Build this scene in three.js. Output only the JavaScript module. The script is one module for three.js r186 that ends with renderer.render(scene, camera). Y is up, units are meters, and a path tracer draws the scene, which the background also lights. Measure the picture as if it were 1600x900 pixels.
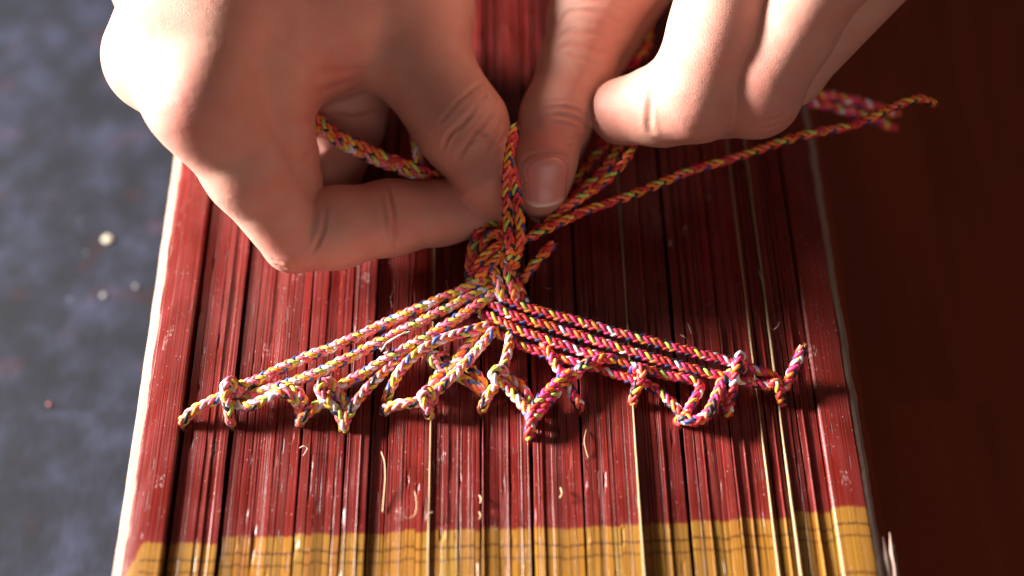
import * as THREE from 'three';
import { ImprovedNoise } from 'three/addons/math/ImprovedNoise.js';
import { mergeGeometries } from 'three/addons/utils/BufferGeometryUtils.js';
import { RectAreaLightUniformsLib } from 'three/addons/lights/RectAreaLightUniformsLib.js';

// ---------------------------------------------------------------- camera, light, exposure
RectAreaLightUniformsLib.init();
const scene = new THREE.Scene();
const TOP = 0.058;                       // height of the leaf edges above the table, metres
const MM = 0.001;
const camera = new THREE.PerspectiveCamera(21.24, 16 / 9, 0.02, 12);
const PITCH = THREE.MathUtils.degToRad(54.8), YAW = THREE.MathUtils.degToRad(0.7), EYE = 0.3147;
camera.position.set(0, TOP + EYE, EYE / Math.tan(PITCH));
camera.lookAt(camera.position.x + Math.sin(YAW) * Math.cos(PITCH), camera.position.y - Math.sin(PITCH), camera.position.z - Math.cos(YAW) * Math.cos(PITCH));
camera.focus = 0.367;
camera.userData.fStop = 4.4;

scene.background = new THREE.Color(0.085, 0.064, 0.055);       // dim warm room all round
const windowLight = new THREE.RectAreaLight(new THREE.Color(1.0, 0.955, 0.9), 555, 0.34, 0.34);
{
  const e = THREE.MathUtils.degToRad(18), a = THREE.MathUtils.degToRad(13), d = 1.5;
  windowLight.position.set(-d * Math.cos(e) * Math.cos(a), TOP + d * Math.sin(e), -d * Math.cos(e) * Math.sin(a));
  windowLight.lookAt(0, TOP, -0.02);
  windowLight.name = 'window_light';
  scene.add(windowLight);
}
// weak wide daylight from the room behind the photographer
const roomLight = new THREE.RectAreaLight(new THREE.Color(1.0, 0.86, 0.78), 1.6, 1.5, 0.9);
roomLight.position.set(0.35, TOP + 0.75, 1.5);
roomLight.lookAt(0, TOP, 0);
roomLight.name = 'room_light';
scene.add(roomLight);
const renderer = new THREE.WebGLRenderer();
renderer.toneMapping = THREE.LinearToneMapping;
renderer.toneMappingExposure = 1.0;
renderer.shadowMap.enabled = true;

// ---------------------------------------------------------------- helpers
let seed = 20240611;
const rnd = () => { seed = (seed + 0x6d2b79f5) | 0; let t = Math.imul(seed ^ (seed >>> 15), 1 | seed); t = (t + Math.imul(t ^ (t >>> 7), 61 | t)) ^ t; return ((t ^ (t >>> 14)) >>> 0) / 4294967296; };
const rr = (a, b) => a + (b - a) * rnd();
const perlin = new ImprovedNoise();
const noise = (x, y, z = 0) => perlin.noise(x + 91.3, y + 17.7, z + 43.1);
const clamp = THREE.MathUtils.clamp, lerp = THREE.MathUtils.lerp, smooth = THREE.MathUtils.smoothstep;

camera.updateMatrixWorld(true);
const eye = camera.position.clone(), FOCAL = 2400;             // focal length in pixels of the 1600 wide photograph
const axisX = new THREE.Vector3().setFromMatrixColumn(camera.matrixWorld, 0), axisY = new THREE.Vector3().setFromMatrixColumn(camera.matrixWorld, 1), axisZ = new THREE.Vector3().setFromMatrixColumn(camera.matrixWorld, 2);
const ray = (x, y) => new THREE.Vector3().addScaledVector(axisX, x - 800).addScaledVector(axisY, 450 - y).addScaledVector(axisZ, -FOCAL);
function at(x, y, h = 0) {               // the point seen at that pixel, h millimetres above the leaf edges
  const d = ray(x, y);
  return eye.clone().addScaledVector(d, (TOP + h * MM - eye.y) / d.y);
}
const depthOf = (p) => -p.clone().sub(eye).dot(axisZ);

const used = new Map();
function numbered(name) { const n = used.get(name) ?? 0; used.set(name, n + 1); return n ? name + '_' + String(n).padStart(3, '0') : name; }
function tag(o, label, category, group, kind) {
  if (label) o.userData.label = label;
  if (category) o.userData.category = category;
  if (group) o.userData.group = group;
  if (kind) o.userData.kind = kind;
  return o;
}
function top(name, geometry, material) { const m = new THREE.Mesh(geometry, material); m.name = numbered(name); m.castShadow = m.receiveShadow = true; scene.add(m); return m; }
function part(name, geometry, material, parent) { const m = new THREE.Mesh(geometry, material); m.name = numbered(name); m.castShadow = m.receiveShadow = true; parent.add(m); return m; }
function dataTexture(w, h, fill, srgb = false, wrap = THREE.RepeatWrapping) {
  const data = new Uint8Array(w * h * 4);
  fill(data, w, h);
  const t = new THREE.DataTexture(data, w, h);
  t.magFilter = THREE.LinearFilter; t.minFilter = THREE.LinearFilter; t.wrapS = t.wrapT = wrap;
  if (srgb) t.colorSpace = THREE.SRGBColorSpace;
  t.needsUpdate = true;
  return t;
}
const toS = (x) => Math.round(255 * clamp(x <= 0.0031308 ? x * 12.92 : 1.055 * Math.pow(x, 1 / 2.4) - 0.055, 0, 1));

// ---------------------------------------------------------------- tables under the bundle
function slateTexture() {
  return dataTexture(1024, 1024, (d, w, h) => {
    for (let y = 0; y < h; y++) for (let x = 0; x < w; x++) {
      const u = x / w * 40, v = y / h * 40;
      let a = 0.66 + 0.55 * noise(u * 0.35, v * 0.3) + 0.6 * noise(u * 1.1, v * 0.9, 4) + 0.25 * noise(u * 3, v * 2.2, 8) + 0.2 * noise(u * 9, v * 2.5, 2);
      a = clamp(a, 0, 1.3);
      const warm = smooth(noise(u * 0.8, v * 0.8, 20), 0.25, 0.6);
      const o = (y * w + x) * 4;
      d[o] = toS(0.005 + 0.012 * a * a + 0.01 * warm); d[o + 1] = toS(0.006 + 0.0142 * a * a); d[o + 2] = toS(0.01 + 0.028 * a * a - 0.002 * warm); d[o + 3] = 255;
    }
    for (let k = 0; k < 260; k++) {      // pale crumbs and scuffs on the slate
      const cx = rnd() * w, cy = rnd() * h, r = rr(0.5, 2.2), s = rr(0.1, 0.45);
      for (let y = Math.floor(cy - r); y <= cy + r; y++) for (let x = Math.floor(cx - r); x <= cx + r; x++) {
        if ((x - cx) ** 2 + (y - cy) ** 2 > r * r) continue;
        const o = ((((y % h) + h) % h) * w + (((x % w) + w) % w)) * 4;
        for (let c = 0; c < 3; c++) d[o + c] = Math.min(255, d[o + c] + 160 * s);
      }
    }
  }, true);
}
function grid(x0, x1, z0, z1, y, thick) {
  const g = new THREE.BoxGeometry(x1 - x0, thick, z1 - z0);
  g.translate((x0 + x1) / 2, y - thick / 2, (z0 + z1) / 2);
  const p = g.attributes.position, uv = g.attributes.uv;
  for (let i = 0; i < p.count; i++) uv.setXY(i, p.getX(i) / 0.4, p.getZ(i) / 0.4);
  return g;
}
const slateMap = slateTexture();
const slate = new THREE.MeshPhysicalMaterial({ map: slateMap, roughness: 0.75, specularIntensity: 0.35 });
tag(top('table_top', grid(-0.9, -0.03, -0.9, 0.7, 0, 0.03), slate), 'dark blue grey slate table top left of the leaf bundle', null, null, 'structure');
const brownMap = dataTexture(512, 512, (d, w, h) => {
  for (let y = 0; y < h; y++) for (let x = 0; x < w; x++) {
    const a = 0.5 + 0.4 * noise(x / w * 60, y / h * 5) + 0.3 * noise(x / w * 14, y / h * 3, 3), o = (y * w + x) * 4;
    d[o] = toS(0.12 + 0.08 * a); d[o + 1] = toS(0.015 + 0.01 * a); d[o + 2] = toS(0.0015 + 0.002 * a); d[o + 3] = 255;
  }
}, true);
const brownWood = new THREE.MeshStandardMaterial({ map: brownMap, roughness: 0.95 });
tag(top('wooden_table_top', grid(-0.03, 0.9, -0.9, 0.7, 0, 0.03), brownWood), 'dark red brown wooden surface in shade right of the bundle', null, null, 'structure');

function pebble(r, flat, s) {
  const g = new THREE.IcosahedronGeometry(r, 2), p = g.attributes.position;
  for (let i = 0; i < p.count; i++) {
    const k = 1 + 0.25 * noise(p.getX(i) / r * 1.3 + s, p.getY(i) / r * 1.3, p.getZ(i) / r * 1.3);
    p.setXYZ(i, p.getX(i) * k, p.getY(i) * k * flat, p.getZ(i) * k);
  }
  g.computeVertexNormals();
  return g;
}
for (const [x, y, r, c, label] of [
  [168, 375, 1.45, [0.42, 0.39, 0.3], 'round pale crumb lying alone on the slate table'],
  [162, 462, 0.9, [0.16, 0.17, 0.18], 'grey white crumb on the slate below the round pale one'],
  [212, 448, 0.7, [0.15, 0.16, 0.17], 'small grey crumb on the slate close to the board edge'],
  [77, 632, 0.7, [0.16, 0.04, 0.035], 'tiny reddish crumb on the slate, far from the bundle'],
]) {
  const p = at(x, y, -58), m = top('crumb', pebble(r * MM, 0.35, x), new THREE.MeshStandardMaterial({ color: new THREE.Color(...c), roughness: 0.8 }));
  m.position.set(p.x, r * 0.25 * MM, p.z);
  tag(m, label, 'crumb');
}

// ---------------------------------------------------------------- the manuscript bundle
const bundle = new THREE.Group();
bundle.name = numbered('palm_leaf_bundle');
scene.add(bundle);
tag(bundle, 'palm leaf bundle on edge between boards, leaf edges lacquered red with a gold band', 'manuscript');

const Z0 = -0.27, Z1 = 0.17, TZ0 = -0.16, TZ1 = 0.1, TX0 = -0.095, TXW = 0.19;   // extent of the leaves; extent of the texture
const BAND = at(790, 826).z;
// colour, relief and gloss of the lacquered edges: drawn once for the whole top of the bundle
const LW = 2048, LH = 2048;
const relief = new Float32Array(LW * LH);
function leafTextures() {
  const col = new Float32Array(LW * LH * 3), rough = new Float32Array(LW * LH);
  const streak = new Float32Array(LW), streak2 = new Float32Array(LW);
  for (let x = 0; x < LW; x++) { streak[x] = noise(x / LW * 190 / 0.45, 3.3) ; streak2[x] = noise(x / LW * 190 / 2.2, 9.1) + 0.5 * noise(x / LW * 190 / 0.9, 29.1); }
  for (let y = 0; y < LH; y++) {
    const z = TZ0 + (y + 0.5) / LH * (TZ1 - TZ0);
    for (let x = 0; x < LW; x++) {
      const X = x / LW * 190, Zm = z * 1000, i = y * LW + x;
      const s1 = noise(X / 0.22, Zm / 45, 5), s2 = noise(X / 0.6, Zm / 30, 15), blot = noise(X / 7, Zm / 9, 25), fine = noise(X / 0.16, Zm / 0.9, 35);
      let r = 0.13 * (1 + 0.22 * s1 + 0.2 * streak2[x] + 0.24 * blot + 0.12 * fine), g = 0.0125 * (1 + 0.5 * s2 + 0.3 * blot), b = 0.0098 * (1 + 0.5 * s2 + 0.5 * blot);
      // edge of the gold is ragged by a fraction of a millimetre
      const edge = (z - BAND) * 1000 + 0.35 * noise(X / 0.5, 0.2, 45) + 0.6 * noise(X / 6, 0.2, 55);
      const gold = smooth(edge, -0.45, 0.45);
      if (gold > 0) {
        const wear = 0.9 * smooth(noise(X / 0.35, Zm / 14, 65) + 0.5 * noise(X / 2.5, Zm / 5, 75), 0.3, 0.75);
        let gr = 0.25 * (1 + 0.2 * s1 + 0.2 * streak2[x]), gg = 0.112 * (1 + 0.24 * s1 + 0.24 * streak2[x]), gb = 0.017 * (1 + 0.4 * s2);
        gr = lerp(gr, 0.2, wear); gg = lerp(gg, 0.08, wear); gb = lerp(gb, 0.022, wear);
        for (const [at0, wide, strong] of [[4.2, 0.42, 0.8], [7.2, 0.36, 0.75], [16.2, 0.45, 0.8], [19.3, 0.38, 0.8]]) {   // thin brown painted lines
          const off = Math.abs(edge - at0 - 0.3 * noise(X / 3.5, at0, 85) - 0.1 * noise(X / 0.5, at0, 95));
          const line = strong * (1 - smooth(off, wide * 0.35, wide)) * clamp(0.95 + 0.6 * noise(X / 1.2, at0, 105), 0.5, 1);
          gr = lerp(gr, 0.045, line); gg = lerp(gg, 0.012, line); gb = lerp(gb, 0.007, line);
        }
        r = lerp(r, gr, gold); g = lerp(g, gg, gold); b = lerp(b, gb, gold);
      }
      // lacquer gone along single leaf edges: bare tan leaf
      const bare = smooth(noise(X / 0.3, Zm / 22, 115), 0.55, 0.7) * 0.55;
      r = lerp(r, 0.26, bare * 0.4); g = lerp(g, 0.11, bare * 0.4); b = lerp(b, 0.06, bare * 0.4);
      // dark cracks between leaves that stick together
      const crack = smooth(noise(X / 0.4, Zm / 60, 125), 0.5, 0.62) * smooth(noise(X / 3, Zm / 25, 135), -0.1, 0.2);
      r *= 1 - 0.65 * crack; g *= 1 - 0.6 * crack; b *= 1 - 0.6 * crack;
      col[i * 3] = r; col[i * 3 + 1] = g; col[i * 3 + 2] = b;
      relief[i] = 0.5 + 0.16 * s1 + 0.14 * streak[x] + 0.1 * s2 + 0.06 * fine - 0.3 * crack;
      rough[i] = clamp(0.36 + 0.12 * s2 + 0.1 * blot + 0.2 * bare, 0.2, 0.9);
    }
  }
  // dust, lint and nicks: pale specks with an outline of their own
  const dot = (cx, cy, rx, ry, c, a, lift) => {
    for (let y = Math.floor(cy - ry); y <= cy + ry; y++) for (let x = Math.floor(cx - rx); x <= cx + rx; x++) {
      const q = ((x - cx) / rx) ** 2 + ((y - cy) / ry) ** 2;
      if (q > 1 || y < 0 || y >= LH || x < 0 || x >= LW) continue;
      const i = y * LW + x, k = a * (1 - q * q * 0.5);
      for (let n = 0; n < 3; n++) col[i * 3 + n] = lerp(col[i * 3 + n], c[n], k);
      relief[i] += lift * k; rough[i] = lerp(rough[i], 0.85, k);
    }
  };
  for (let k = 0; k < 9000; k++) dot(rnd() * LW, rnd() * LH, rr(0.6, 1.5), rr(0.6, 1.6), [0.5, 0.36, 0.32], rr(0.15, 0.75), 0.12);
  for (let k = 0; k < 220; k++) dot(rnd() * LW, rnd() * LH, rr(0.6, 1.1), rr(4, 26), [0.42, 0.24, 0.19], rr(0.1, 0.4), 0.08);
  for (let k = 0; k < 500; k++) dot(rnd() * LW, rnd() * LH, rr(1, 2), rr(4, 22), [0.03, 0.006, 0.004], rr(0.4, 0.9), -0.4);
  for (let k = 0; k < 60; k++) { const cx = rnd() * LW, cy = rnd() * LH; for (let j = 0; j < 30; j++) dot(cx + rr(-12, 12), cy + rr(-14, 14), rr(0.6, 1.5), rr(0.8, 4), [0.5, 0.38, 0.36], rr(0.1, 0.5), 0.1); }
  const map = dataTexture(LW, LH, (d) => { for (let i = 0; i < LW * LH; i++) { for (let c = 0; c < 3; c++) d[i * 4 + c] = toS(col[i * 3 + c]); d[i * 4 + 3] = 255; } }, true, THREE.MirroredRepeatWrapping);
  const both = dataTexture(LW, LH, (d) => { for (let i = 0; i < LW * LH; i++) { d[i * 4] = 255 * clamp(relief[i], 0, 1); d[i * 4 + 1] = 255 * rough[i]; d[i * 4 + 2] = 0; d[i * 4 + 3] = 255; } }, false, THREE.MirroredRepeatWrapping);
  return { map, both };
}
const leafTex = leafTextures();
const lacquer = new THREE.MeshPhysicalMaterial({ map: leafTex.map, roughnessMap: leafTex.both, roughness: 1, bumpMap: leafTex.both, bumpScale: 0.00022, specularIntensity: 0.8 });
const lacquers = [[1, 1, 1], [0.82, 0.85, 0.9], [1.12, 1.05, 1], [0.92, 0.8, 0.8], [1.04, 1.2, 1.25], [0.7, 0.7, 0.75]].map((c) => { const m = lacquer.clone(); m.color.setRGB(...c); return m; });
const bareLeaf = new THREE.MeshStandardMaterial({ color: new THREE.Color(0.36, 0.24, 0.125), roughness: 0.6 });
const uvOf = (x, z, dz) => [(x - TX0) / TXW, (z - dz - TZ0) / (TZ1 - TZ0)];

// one strip of leaves that cling together: x0..x1 wide, top at height h (mm), running along z
function strip(x0, x1, h, dz, s, deep = 45, single = 0.42) {
  const wide = x1 - x0, n = Math.max(2, Math.round(wide * 1000 / single)), prof = [[0, -deep], [0, -0.22]];
  prof.push([0.1 / (wide * 1000), -0.04]);
  const cuts = [0];
  for (let k = 1; k < n; k++) if (rnd() < 0.34) cuts.push((k + rr(-0.4, 0.4)) / n);
  cuts.push(1);
  for (let k = 0; k < cuts.length - 1; k++) {
    const a = cuts[k], b = cuts[k + 1], lift = k ? rr(-0.07, 0.03) : 0, e = 0.09 / (wide * 1000);
    prof.push([a + e, lift], [(a + b) / 2, lift + rr(-0.01, 0.025)], [b - e, lift + rr(-0.02, 0.02)]);
    if (k < cuts.length - 2) prof.push([b, lift - (rnd() < 0.16 ? rr(0.15, 0.35) : rr(0.02, 0.07))]);
  }
  prof.push([1, -0.25], [1, -deep]);
  const zs = [];
  for (let z = Z0; z <= Z1 + 1e-6; z += z > -0.115 && z < 0.085 ? 0.002 : 0.01) zs.push(z);
  const P = [], U = [], I = [], m = prof.length;
  for (const z of zs) {
    const wx = 0.00011 * noise(s, z * 60) + 0.00006 * noise(s, z * 260, 7), wx1 = 0.00011 * noise(s + 5, z * 60) + 0.00006 * noise(s + 5, z * 260, 7);
    const wy = 0.22 * noise(s, z * 22, 3) + 0.06 * noise(s, z * 180, 9);
    const nick = Math.max(0, noise(s + 11, z * 140) - 0.32) * 1.6;
    prof.forEach(([t, y], k) => {
      const low = k === 0 || k === m - 1;
      const x = lerp(x0 + wx, x1 + wx1, t);
      const yy = low ? y : y + wy - nick * (t < 0.2 ? 1 : 0.1) * (1 + noise(s, t * 9));
      P.push(x, TOP + (h + yy) * MM, z);
      U.push(...uvOf(x, z, dz));
    });
  }
  for (let j = 0; j < zs.length - 1; j++) for (let k = 0; k < m - 1; k++) {
    const a = j * m + k, b = a + 1, c = a + m, d = c + 1;
    I.push(a, c, b, b, c, d);
  }
  const g = new THREE.BufferGeometry();
  g.setAttribute('position', new THREE.Float32BufferAttribute(P, 3));
  g.setAttribute('uv', new THREE.Float32BufferAttribute(U, 2));
  g.setIndex(I);
  const flat = g.toNonIndexed();
  flat.computeVertexNormals();           // leaf edges stay crisp
  return flat;
}
const ROW = 700, xAt = (px) => at(px, ROW).x;
// sections between the cord gaps: left and right pixel on row 700, height in mm, row on which the gold begins
const sections = [
  [284, 354, -0.5, 843], [360, 467, -1.2, 831], [471, 537, -1.0, 829], [541, 576, -0.7, 827], [579, 603, -1.9, 828], [606, 671, -0.9, 826], [675, 750, -0.8, 825],
  [757, 827, -0.6, 825], [833, 907, -0.6, 824], [911, 992, -0.2, 823], [997, 1066, -1.0, 818], [1071, 1143, -0.8, 815], [1148, 1222, -1.0, 812], [1226, 1284, -0.8, 804],
];
const bareAt = [[993, 0.55, 1], [1010, 0], [1036, 0.1], [1100, 0.1], [1146, 0.3], [1164, 0.1], [1194, 0.4, 1], [1214, 0.25], [1226, 0.55, 1], [1262, 0.35], [672.5, 0.35, 1], [755, 0.25], [700, 0], [846, 0], [330, 0.1]];
let number = 0;
for (const [a, b, h, row] of sections) {
  const sec = new THREE.Group();
  sec.name = numbered('leaf_section');
  bundle.add(sec);
  const dz = at(790, row).z - BAND, end = xAt(b);
  let x = xAt(a);
  while (x < end - 0.0004) {
    let w = rr(0.0009, 0.0021) + (rnd() < 0.35 ? rr(0, 0.0028) : 0);
    if (end - x - w < 0.0009) w = end - x;
    part('palm_leaf', strip(x, x + w - (rnd() < 0.2 ? rr(0.0001, 0.0003) : rr(0, 0.00003)), h + rr(-0.07, 0.07), dz + rr(-0.00035, 0.00035), 3.7 * ++number), lacquers[Math.floor(rnd() * 5.6)], sec);
    x += w;
  }
  for (const [px, up, worn] of bareAt) if (px > a - 4 && px <= b + 2.5) {    // single leaf standing proud, its lacquer worn off
    const bx = xAt(px);
    const leaf = part('palm_leaf', strip(bx - 0.00019, bx + 0.00019, h + up + 0.28, dz, 3.7 * ++number, 20, 0.38), worn ? bareLeaf : lacquer, sec);
    if (worn) tag(leaf, 'bare tan leaf edge standing proud');
  }
}
// cover boards: rounded profile, lacquered on top, raw wood on the outer chamfer
const rawWoodMap = dataTexture(512, 512, (d, w, h) => {
  for (let y = 0; y < h; y++) for (let x = 0; x < w; x++) {
    const a = 0.5 + 0.5 * noise(x / w * 70, y / h * 6) + 0.3 * noise(x / w * 200, y / h * 10, 3) + 0.25 * noise(x / w * 8, y / h * 16, 6), o = (y * w + x) * 4;
    d[o] = toS(0.17 + 0.05 * a); d[o + 1] = toS(0.098 + 0.04 * a); d[o + 2] = toS(0.06 + 0.034 * a); d[o + 3] = 255;
  }
}, true);
const rawWood = new THREE.MeshStandardMaterial({ map: rawWoodMap, roughness: 0.75, bumpMap: rawWoodMap, bumpScale: 0.00015 });
const greyMap = dataTexture(512, 512, (d, w, h) => {
  for (let y = 0; y < h; y++) for (let x = 0; x < w; x++) {
    const a = 0.5 + 0.5 * noise(x / w * 60, y / h * 7, 2) + 0.4 * noise(x / w * 12, y / h * 30, 3), o = (y * w + x) * 4;
    d[o] = toS(0.19 + 0.08 * a); d[o + 1] = toS(0.12 + 0.055 * a); d[o + 2] = toS(0.09 + 0.05 * a); d[o + 3] = 255;
  }
}, true);
const greyWood = new THREE.MeshStandardMaterial({ map: greyMap, roughness: 0.8, bumpMap: greyMap, bumpScale: 0.0002 });
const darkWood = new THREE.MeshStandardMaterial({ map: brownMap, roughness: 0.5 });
// a sheet swept along z: profile points are [x, y] in metres
function sweep(profile, dz, s, wob) {
  const zs = [], P = [], U = [], I = [], m = profile.length;
  for (let z = Z0 - 0.004; z <= Z1 + 0.004; z += 0.002) zs.push(z);
  for (const z of zs) profile.forEach(([x, y, loose = 0], k) => {
    const xx = x + loose * wob * (noise(s, z * 120) + 0.7 * noise(s, z * 420, 5) + 0.5 * noise(s, z * 14, 9)), yy = y + 0.00012 * noise(s + k * 0.3, z * 30);
    P.push(xx, yy, z); U.push(...uvOf(xx, z, typeof dz === 'function' ? dz(xx, z) : dz));
  });
  for (let j = 0; j < zs.length - 1; j++) for (let k = 0; k < m - 1; k++) { const a = j * m + k; I.push(a, a + m, a + 1, a + 1, a + m, a + m + 1); }
  const g = new THREE.BufferGeometry();
  g.setAttribute('position', new THREE.Float32BufferAttribute(P, 3));
  g.setAttribute('uv', new THREE.Float32BufferAttribute(U, 2));
  g.setIndex(I);
  const f = g.toNonIndexed();
  f.computeVertexNormals();
  return f;
}
{
  const up = 0.9, y = TOP + up * MM, xi = at(276, ROW, up).x, xm = at(219, ROW, up).x, xo = at(205, ROW, up - 2.2).x;
  const board = new THREE.Group(); board.name = numbered('cover_board'); bundle.add(board);
  tag(board, 'wooden cover board in full light with a pale raw edge');
  part('lacquered_edge', sweep([[xm, y - 0.00005, 1], [xm + 0.0006, y + 0.00012], [xm + 0.0015, y + 0.0002], [xm + 0.0025, y + 0.00027], [xm + 0.0035, y + 0.0003], [xm + 0.0047, y + 0.0003], [xi - 0.0005, y + 0.0001], [xi, y - 0.0003], [xi, 0.001]], (x, z) => at(790, 846).z - BAND + 0.009 * Math.pow(clamp(1 - (x - xm) / (xi - xm) / 0.42, 0, 1), 0.7) + 0.0012 * noise(x * 900, z * 500), 3, 0.0003), lacquer, board);
  part('raw_edge', sweep([[xo - 0.0006, 0.001], [xo - 0.0004, y - 0.006], [xo, y - 0.0022, 0.4], [(xo + xm) / 2, y - 0.0008], [xm, y - 0.00006, 1]], 0, 3, 0.0003), rawWood, board);
  part('board_end', new THREE.BoxGeometry(xi - xo - 0.0008, TOP - 0.004, 0.006).translate((xi + xo) / 2, TOP / 2, Z1), rawWood, board);
}
{
  const up = 0.6, y = TOP + up * MM, xi = at(1287, ROW, up).x, xm = at(1340, ROW, up).x, xo = at(1351, ROW, up - 1).x;
  const board = new THREE.Group(); board.name = numbered('cover_board'); bundle.add(board);
  tag(board, 'wooden cover board in half shade with a grey splintered edge');
  part('lacquered_edge', sweep([[xi, 0.001], [xi, y - 0.0003], [xi + 0.0005, y + 0.0001], [(xm + xi) / 2, y + 0.0002], [xm - 0.0005, y + 0.0001], [xm, y - 0.0001, 1]], at(790, 800).z - BAND, 8, 0.00035), lacquer, board);
  part('raw_edge', sweep([[xm, y - 0.00011, 1], [(xo + xm) / 2, y - 0.0004, 0.5], [xo, y - 0.0012, 1.2], [xo + 0.0003, y - 0.004]], 0, 8, 0.00035), greyWood, board);
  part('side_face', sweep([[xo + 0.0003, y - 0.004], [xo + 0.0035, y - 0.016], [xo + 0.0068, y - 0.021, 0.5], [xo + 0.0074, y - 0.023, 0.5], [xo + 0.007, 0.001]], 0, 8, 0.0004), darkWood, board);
  // torn splinters at the near end of the grey edge
  for (const [px, py, w, len, tilt] of [[1378, 838, 0.9, 15, 0.1], [1386, 832, 0.8, 17, 0.25], [1372, 846, 0.7, 15, -0.1], [1391, 850, 0.5, 12, 0.3], [1367, 856, 0.8, 12, 0.0]]) {
    const a = at(px, py, -0.5), pts = [];
    for (let k = 0; k <= 6; k++) pts.push(new THREE.Vector3(a.x + tilt * MM * (6 - k) * 0.4 + 0.0002 * noise(px, k), a.y - 0.0004 * k * 0.3 + 0.0002 * noise(k, px), a.z + len * MM * k / 6));
    const g = new THREE.TubeGeometry(new THREE.CatmullRomCurve3(pts), 24, w * MM, 5);
    const p = g.attributes.position;
    for (let i = 0; i < p.count; i++) { const t = Math.floor(i / 6) / 24, c = pts[0].clone().lerp(pts[6], t), k = Math.min(1, 0.12 + t * 2.4); p.setXYZ(i, lerp(c.x, p.getX(i), k), lerp(c.y, p.getY(i), k * 0.8), p.getZ(i)); }
    g.computeVertexNormals();
    part('splinter', g, greyWood, board);
  }
}
// loose fibres and curls of leaf caught on the edges
const fibreTan = new THREE.MeshStandardMaterial({ color: new THREE.Color(0.4, 0.26, 0.13), roughness: 0.6 });
const fibrePale = new THREE.MeshStandardMaterial({ color: new THREE.Color(0.42, 0.34, 0.29), roughness: 0.7 });
for (const [r, mat, ...pts] of [
  [0.26, fibreTan, [596, 706, 0.6], [601, 722, 1], [602, 748, 0.3], [600, 775, -0.4], [598, 800, -0.9]],
  [0.2, fibreTan, [648, 768, 0.2], [651, 788, 0.5], [647, 806, 0.4], [636, 810, 0.6], [632, 806, 0.8]],
  [0.26, fibrePale, [666, 812, 0], [668, 804, 0.6], [676, 800, 0.5]],
  [0.22, fibreTan, [916, 672, 0], [913, 690, 0.8], [916, 705, 0.3], [919, 715, 0]],
  [0.32, fibreTan, [876, 762, 0], [878, 772, 0.6], [875, 778, 0.2]],
  [0.18, fibrePale, [468, 700, 0], [474, 697, 0.5], [480, 700, 0.3], [474, 712, 0.2]],
  [0.13, fibrePale, [613, 480, 0.3], [610, 465, 1.5], [616, 452, 2.2], [614, 440, 2.8]],
  [0.14, fibreTan, [688, 474, 0], [694, 468, 2.4], [700, 455, 3.6], [697, 438, 4.6]],
  [0.13, fibreTan, [1050, 372, 0], [1046, 382, 0.6], [1044, 384, 0.4]],
  [0.14, fibrePale, [1044, 374, 0.4], [1048, 380, 0.8], [1050, 384, 0.3]],
  [0.17, fibrePale, [1184, 420, 0.3], [1187, 428, 0.9], [1190, 437, 0.6]],
  [0.14, fibrePale, [1075, 506, 0.2], [1078, 514, 1], [1080, 521, 0.2]],
  [0.14, fibrePale, [1218, 503, 0.3], [1215, 510, 1.0], [1208, 516, 0.6]],
  [0.12, fibrePale, [1063, 523, 0.2], [1070, 527, 0.8], [1072, 529, 0.2]],
  [0.13, fibrePale, [848, 447, 0.2], [853, 450, 0.7], [862, 451, 0.3]],
  [0.32, fibreTan, [749, 774, 0], [752, 780, 0.4], [751, 786, 0]],
  [0.28, fibreTan, [749, 800, 0], [751, 806, 0.5], [749, 811, 0]],
]) {
  const c = new THREE.CatmullRomCurve3(pts.map((p) => at(p[0], p[1], p[2] + r)));
  part('fibre', new THREE.TubeGeometry(c, 18, r * MM * 0.62, 5), mat, bundle);
}

// ---------------------------------------------------------------- braided cords
const cordMat = new THREE.MeshPhysicalMaterial({ vertexColors: true, roughness: 0.55, sheen: 0.25, sheenColor: new THREE.Color(1, 0.9, 0.85), sheenRoughness: 0.5 });
const K = {
  pink: [0.72, 0.12, 0.18], rose: [0.74, 0.27, 0.31], magenta: [0.74, 0.035, 0.16], red: [0.62, 0.03, 0.03], crimson: [0.5, 0.02, 0.045], orange: [0.76, 0.19, 0.02], yellow: [0.72, 0.44, 0.045],
  lime: [0.48, 0.56, 0.1], navy: [0.02, 0.035, 0.16], black: [0.012, 0.012, 0.02], pale: [0.72, 0.66, 0.72], blue: [0.06, 0.1, 0.35], coral: [0.85, 0.17, 0.08],
};
const PALETTES = {                       // colours of the four yarns that wind one way, then of the four that wind the other way
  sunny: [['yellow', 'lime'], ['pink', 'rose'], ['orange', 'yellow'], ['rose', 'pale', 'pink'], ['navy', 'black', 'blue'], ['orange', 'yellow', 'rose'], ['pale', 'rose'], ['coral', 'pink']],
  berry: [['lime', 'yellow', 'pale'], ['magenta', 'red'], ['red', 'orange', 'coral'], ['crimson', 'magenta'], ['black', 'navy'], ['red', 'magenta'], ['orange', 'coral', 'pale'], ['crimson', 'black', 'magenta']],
  ember: [['lime', 'yellow'], ['orange', 'coral'], ['coral', 'red'], ['crimson', 'orange'], ['black', 'navy'], ['red', 'coral'], ['black', 'crimson'], ['red', 'orange']],
};
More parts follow.
